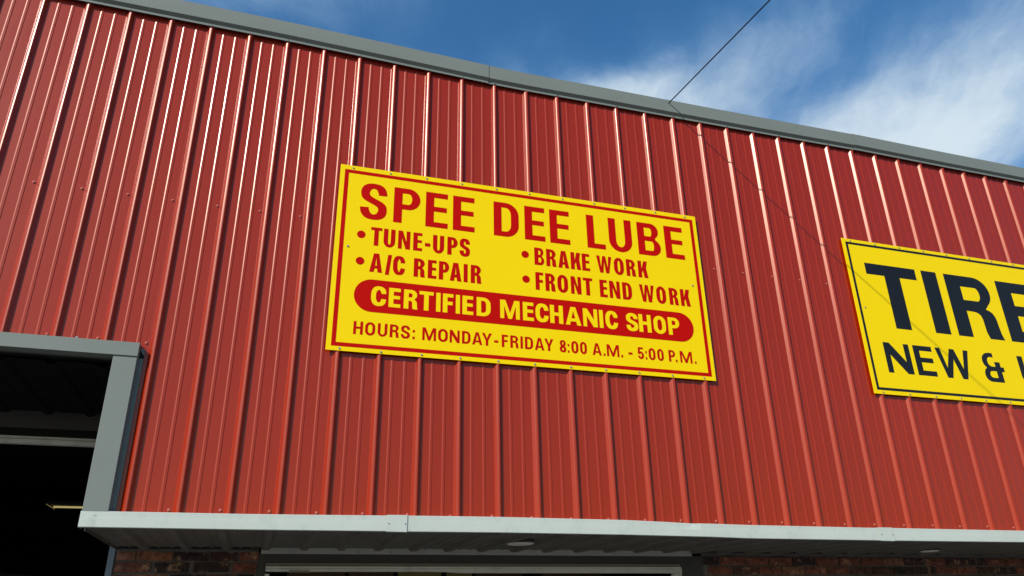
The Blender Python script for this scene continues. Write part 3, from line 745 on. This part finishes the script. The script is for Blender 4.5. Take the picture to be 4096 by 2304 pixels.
        h_ = [(.60, .375), (.60, .145), (.38, .145), (.30, .165), (.26, .21), (.255, .27), (.28, .33), (.34, .365), (.42, .375)]
        P = [[[(x * w, y * h) for x, y in o_], [(x * w, y * h) for x, y in h_]]]
    elif ch == '*': P = [[arc(w / 2, h / 2, w / 2, w / 2, 0, 345, 24)]]
    return P
def flat(polys, ox, oz, y, mb):
    for poly in polys:
        loops = [[Vector((p[0], p[1], 0)) for p in lp] for lp in poly]
        cl = []
        for lp in loops:
            q = [lp[0]]
            for p in lp[1:]:
                if (p - q[-1]).length > 1e-6: q.append(p)
            if (q[0] - q[-1]).length < 1e-6: q.pop()
            cl.append(q)
        tris = tessellate_polygon(cl); n = len(mb.v)
        vs = [p for lp in cl for p in lp]
        mb.v += [(ox + p.x, y, oz + p.y) for p in vs]
        for t in tris:
            a, c, e = (vs[i] for i in t)
            nz = (c - a).cross(e - a).z
            if abs(nz) < 1e-12: continue
            mb.f.append(tuple(n + i for i in (t if nz > 0 else (t[0], t[2], t[1]))))
def text_line(parent, name, m, y, oz, h, s, b, items, x0=0):
    made = {}
    for ch, a, c in items:           # one flat vinyl letter each; the same letter in the same size shares its mesh
        key = (ch, round(c - a, 3))
        if key not in made:
            mb = MB(); flat(glyph(ch, c - a, h, s if ch != 'I' else c - a, b), 0, 0, 0, mb); me = mb.mesh(name); me.materials.append(M[m]); made[key] = me
        inst(name, made[key], (x0 + a, y, oz), parent)

def sign(x0, z0, W, H, name, label, stripe, smat, plate_m='yellow'):
    R = empty(name, (x0, -.0195, z0)); tag(R, label, 'sign')
    b = MB(); b.box(0, W, -.0042, 0, 0, H); b.build('sign_plate', plate_m, R, bevel=.0006)
    i0, th, ib, it = stripe
    mb = MB(); yy = -.0048
    flat([[[(i0, ib), (W - i0, ib), (W - i0, H - it), (i0, H - it)], [(i0 + th, ib + th * .93), (W - i0 - th, ib + th * .93), (W - i0 - th, H - it - th * .93), (i0 + th, H - it - th * .93)]]], 0, 0, yy, mb)
    mb.build('border_stripe', smat, R)
    return R
# first sign, text positions measured from its lower left corner
W1, H1 = 2.425, 1.187
S1 = sign(.591, 3.127, W1, H1, 'shop_sign', 'wide yellow sign with red lettering and a red band across it', (.027, .0245, .026, .0305), 'signred')
YT = -.0049
T = lambda name, *a, **k: text_line(S1, name, *a, **k)
T('letter', 'signred', YT, .836, .2425, .052, .036, [('S', .130, .291), ('P', .331, .493), ('E', .5275, .667), ('E', .699, .838), ('D', .962, 1.128), ('E', 1.167, 1.305), ('E', 1.3375, 1.475), ('L', 1.5955, 1.725), ('U', 1.752, 1.9195), ('B', 1.9625, 2.130), ('E', 2.165, 2.306)])
T('letter', 'signred', YT, .6635, .1205, .0265, .0195, [('T', .205, .271), ('U', .281, .350), ('N', .367, .440), ('E', .458, .513), ('-', .529, .562), ('U', .578, .647), ('P', .667, .731), ('S', .743, .809)])
T('letter', 'signred', YT, .4925, .1205, .0265, .0195, [('A', .208, .283), ('/', .299, .336), ('C', .344, .415), ('R', .467, .535), ('E', .551, .604), ('P', .618, .681), ('A', .685, .757), ('I', .770, .795), ('R', .814, .881)])
T('letter', 'signred', YT, .6660, .1205, .0265, .0195, [('B', 1.226, 1.291), ('R', 1.305, 1.373), ('A', 1.385, 1.458), ('K', 1.471, 1.540), ('E', 1.548, 1.602), ('W', 1.650, 1.757), ('O', 1.772, 1.842), ('R', 1.859, 1.927), ('K', 1.944, 2.015)])
T('letter', 'signred', YT, .4955, .1205, .0265, .0195, [('F', 1.228, 1.280), ('R', 1.293, 1.360), ('O', 1.373, 1.444), ('N', 1.463, 1.533), ('T', 1.546, 1.611), ('E', 1.660, 1.713), ('N', 1.727, 1.801), ('D', 1.818, 1.885), ('W', 1.939, 2.045), ('O', 2.060, 2.130), ('R', 2.153, 2.220), ('K', 2.236, 2.307)])
T('letter', 'signred', YT, .1030, .0775, .0155, .0125, [('H', .141, .194), ('O', .206, .262), ('U', .276, .330), ('R', .344, .396), ('S', .407, .459), (':', .474, .487), ('M', .530, .610), ('O', .622, .679), ('N', .690, .749), ('D', .763, .814), ('A', .824, .885), ('Y', .883, .944), ('-', .957, .983),
    ('F', 1.004, 1.043), ('R', 1.057, 1.108), ('I', 1.120, 1.135), ('D', 1.148, 1.199), ('A', 1.210, 1.270), ('Y', 1.271, 1.329), ('8', 1.368, 1.411), (':', 1.420, 1.431), ('0', 1.444, 1.490), ('0', 1.501, 1.546), ('A', 1.582, 1.643), ('.', 1.655, 1.667), ('M', 1.678, 1.761), ('.', 1.774, 1.786),
    ('-', 1.824, 1.851), ('5', 1.886, 1.930), (':', 1.940, 1.951), ('0', 1.963, 2.010), ('0', 2.023, 2.068), ('P', 2.103, 2.149), ('.', 2.150, 2.162), ('M', 2.183, 2.269), ('.', 2.286, 2.298)])
for bx, bz in ((.1495, .7265), (.1525, .5545), (1.165, .7290), (1.1665, .5590)):
    mb = MB(); flat([[arc(0, 0, .0248, .0248, 0, 345, 24)]], bx, bz, YT, mb); mb.build('bullet_dot', 'signred', S1)
mb = MB(); pr0 = .1005; flat([[arc(2.306 - pr0, .345, pr0, pr0, -90, 90, 20) + arc(.131 + pr0, .344, pr0, pr0, 90, 270, 20)]], 0, 0, YT, mb); mb.build('band', 'signred', S1)
T('letter', 'yellow', YT - .0007, .2850, .1195, .0275, .0215, [('C', .228, .314), ('E', .329, .397), ('R', .416, .497), ('T', .506, .590), ('I', .606, .632), ('F', .646, .709), ('I', .724, .749), ('E', .764, .830), ('D', .851, .937),
    ('M', .997, 1.120), ('E', 1.140, 1.209), ('C', 1.221, 1.305), ('H', 1.315, 1.400), ('A', 1.416, 1.519), ('N', 1.533, 1.629), ('I', 1.642, 1.668), ('C', 1.684, 1.768), ('S', 1.826, 1.908), ('H', 1.914, 2.000), ('O', 2.018, 2.105), ('P', 2.122, 2.203)])
for k in range(11):
    for zz in (1.171, .0125): inst('screw', S_ZINC, (.075 + .2266 * k + random.uniform(-.002, .002), -.0044, zz + random.uniform(-.002, .002)), S1)
inst('screw', S_ZINC, (.077, -.0056, .640), S1); inst('screw', S_ZINC, (2.337, -.0056, .652), S1)
# second sign: lettering in absolute x, brought to its corner
W2, H2 = 2.425, 1.190
S2 = sign(4.2455, 3.131, W2, H2, 'shop_sign', 'yellow sign with big black letters, cut off by the right edge', (.029, .0205, .028, .0255), 'signblack')
text_line(S2, 'letter', 'signblack', YT, .5015, .5045, .1400, .0900, [('T', .160, .622), ('I', .679, .8225), ('R', .8945, 1.337), ('E', 1.4045, 1.755), ('S', 1.815, 2.255)])
text_line(S2, 'letter', 'signblack', YT, .1615, .2235, .0530, .0375, [('N', .1645, .3875), ('E', .4235, .5930), ('W', .6250, .9310), ('&', 1.0440, 1.2410), ('U', 1.400, 1.585), ('S', 1.620, 1.800), ('E', 1.835, 1.995), ('D', 2.030, 2.215)])
for k in range(11):
    for zz in (1.176, .0135): inst('screw', S_ZINC, (.0755 + .2266 * k + random.uniform(-.002, .002), -.0044, zz + random.uniform(-.002, .002)), S2)
inst('screw', S_ZINC, (.080, -.0056, .640), S2)
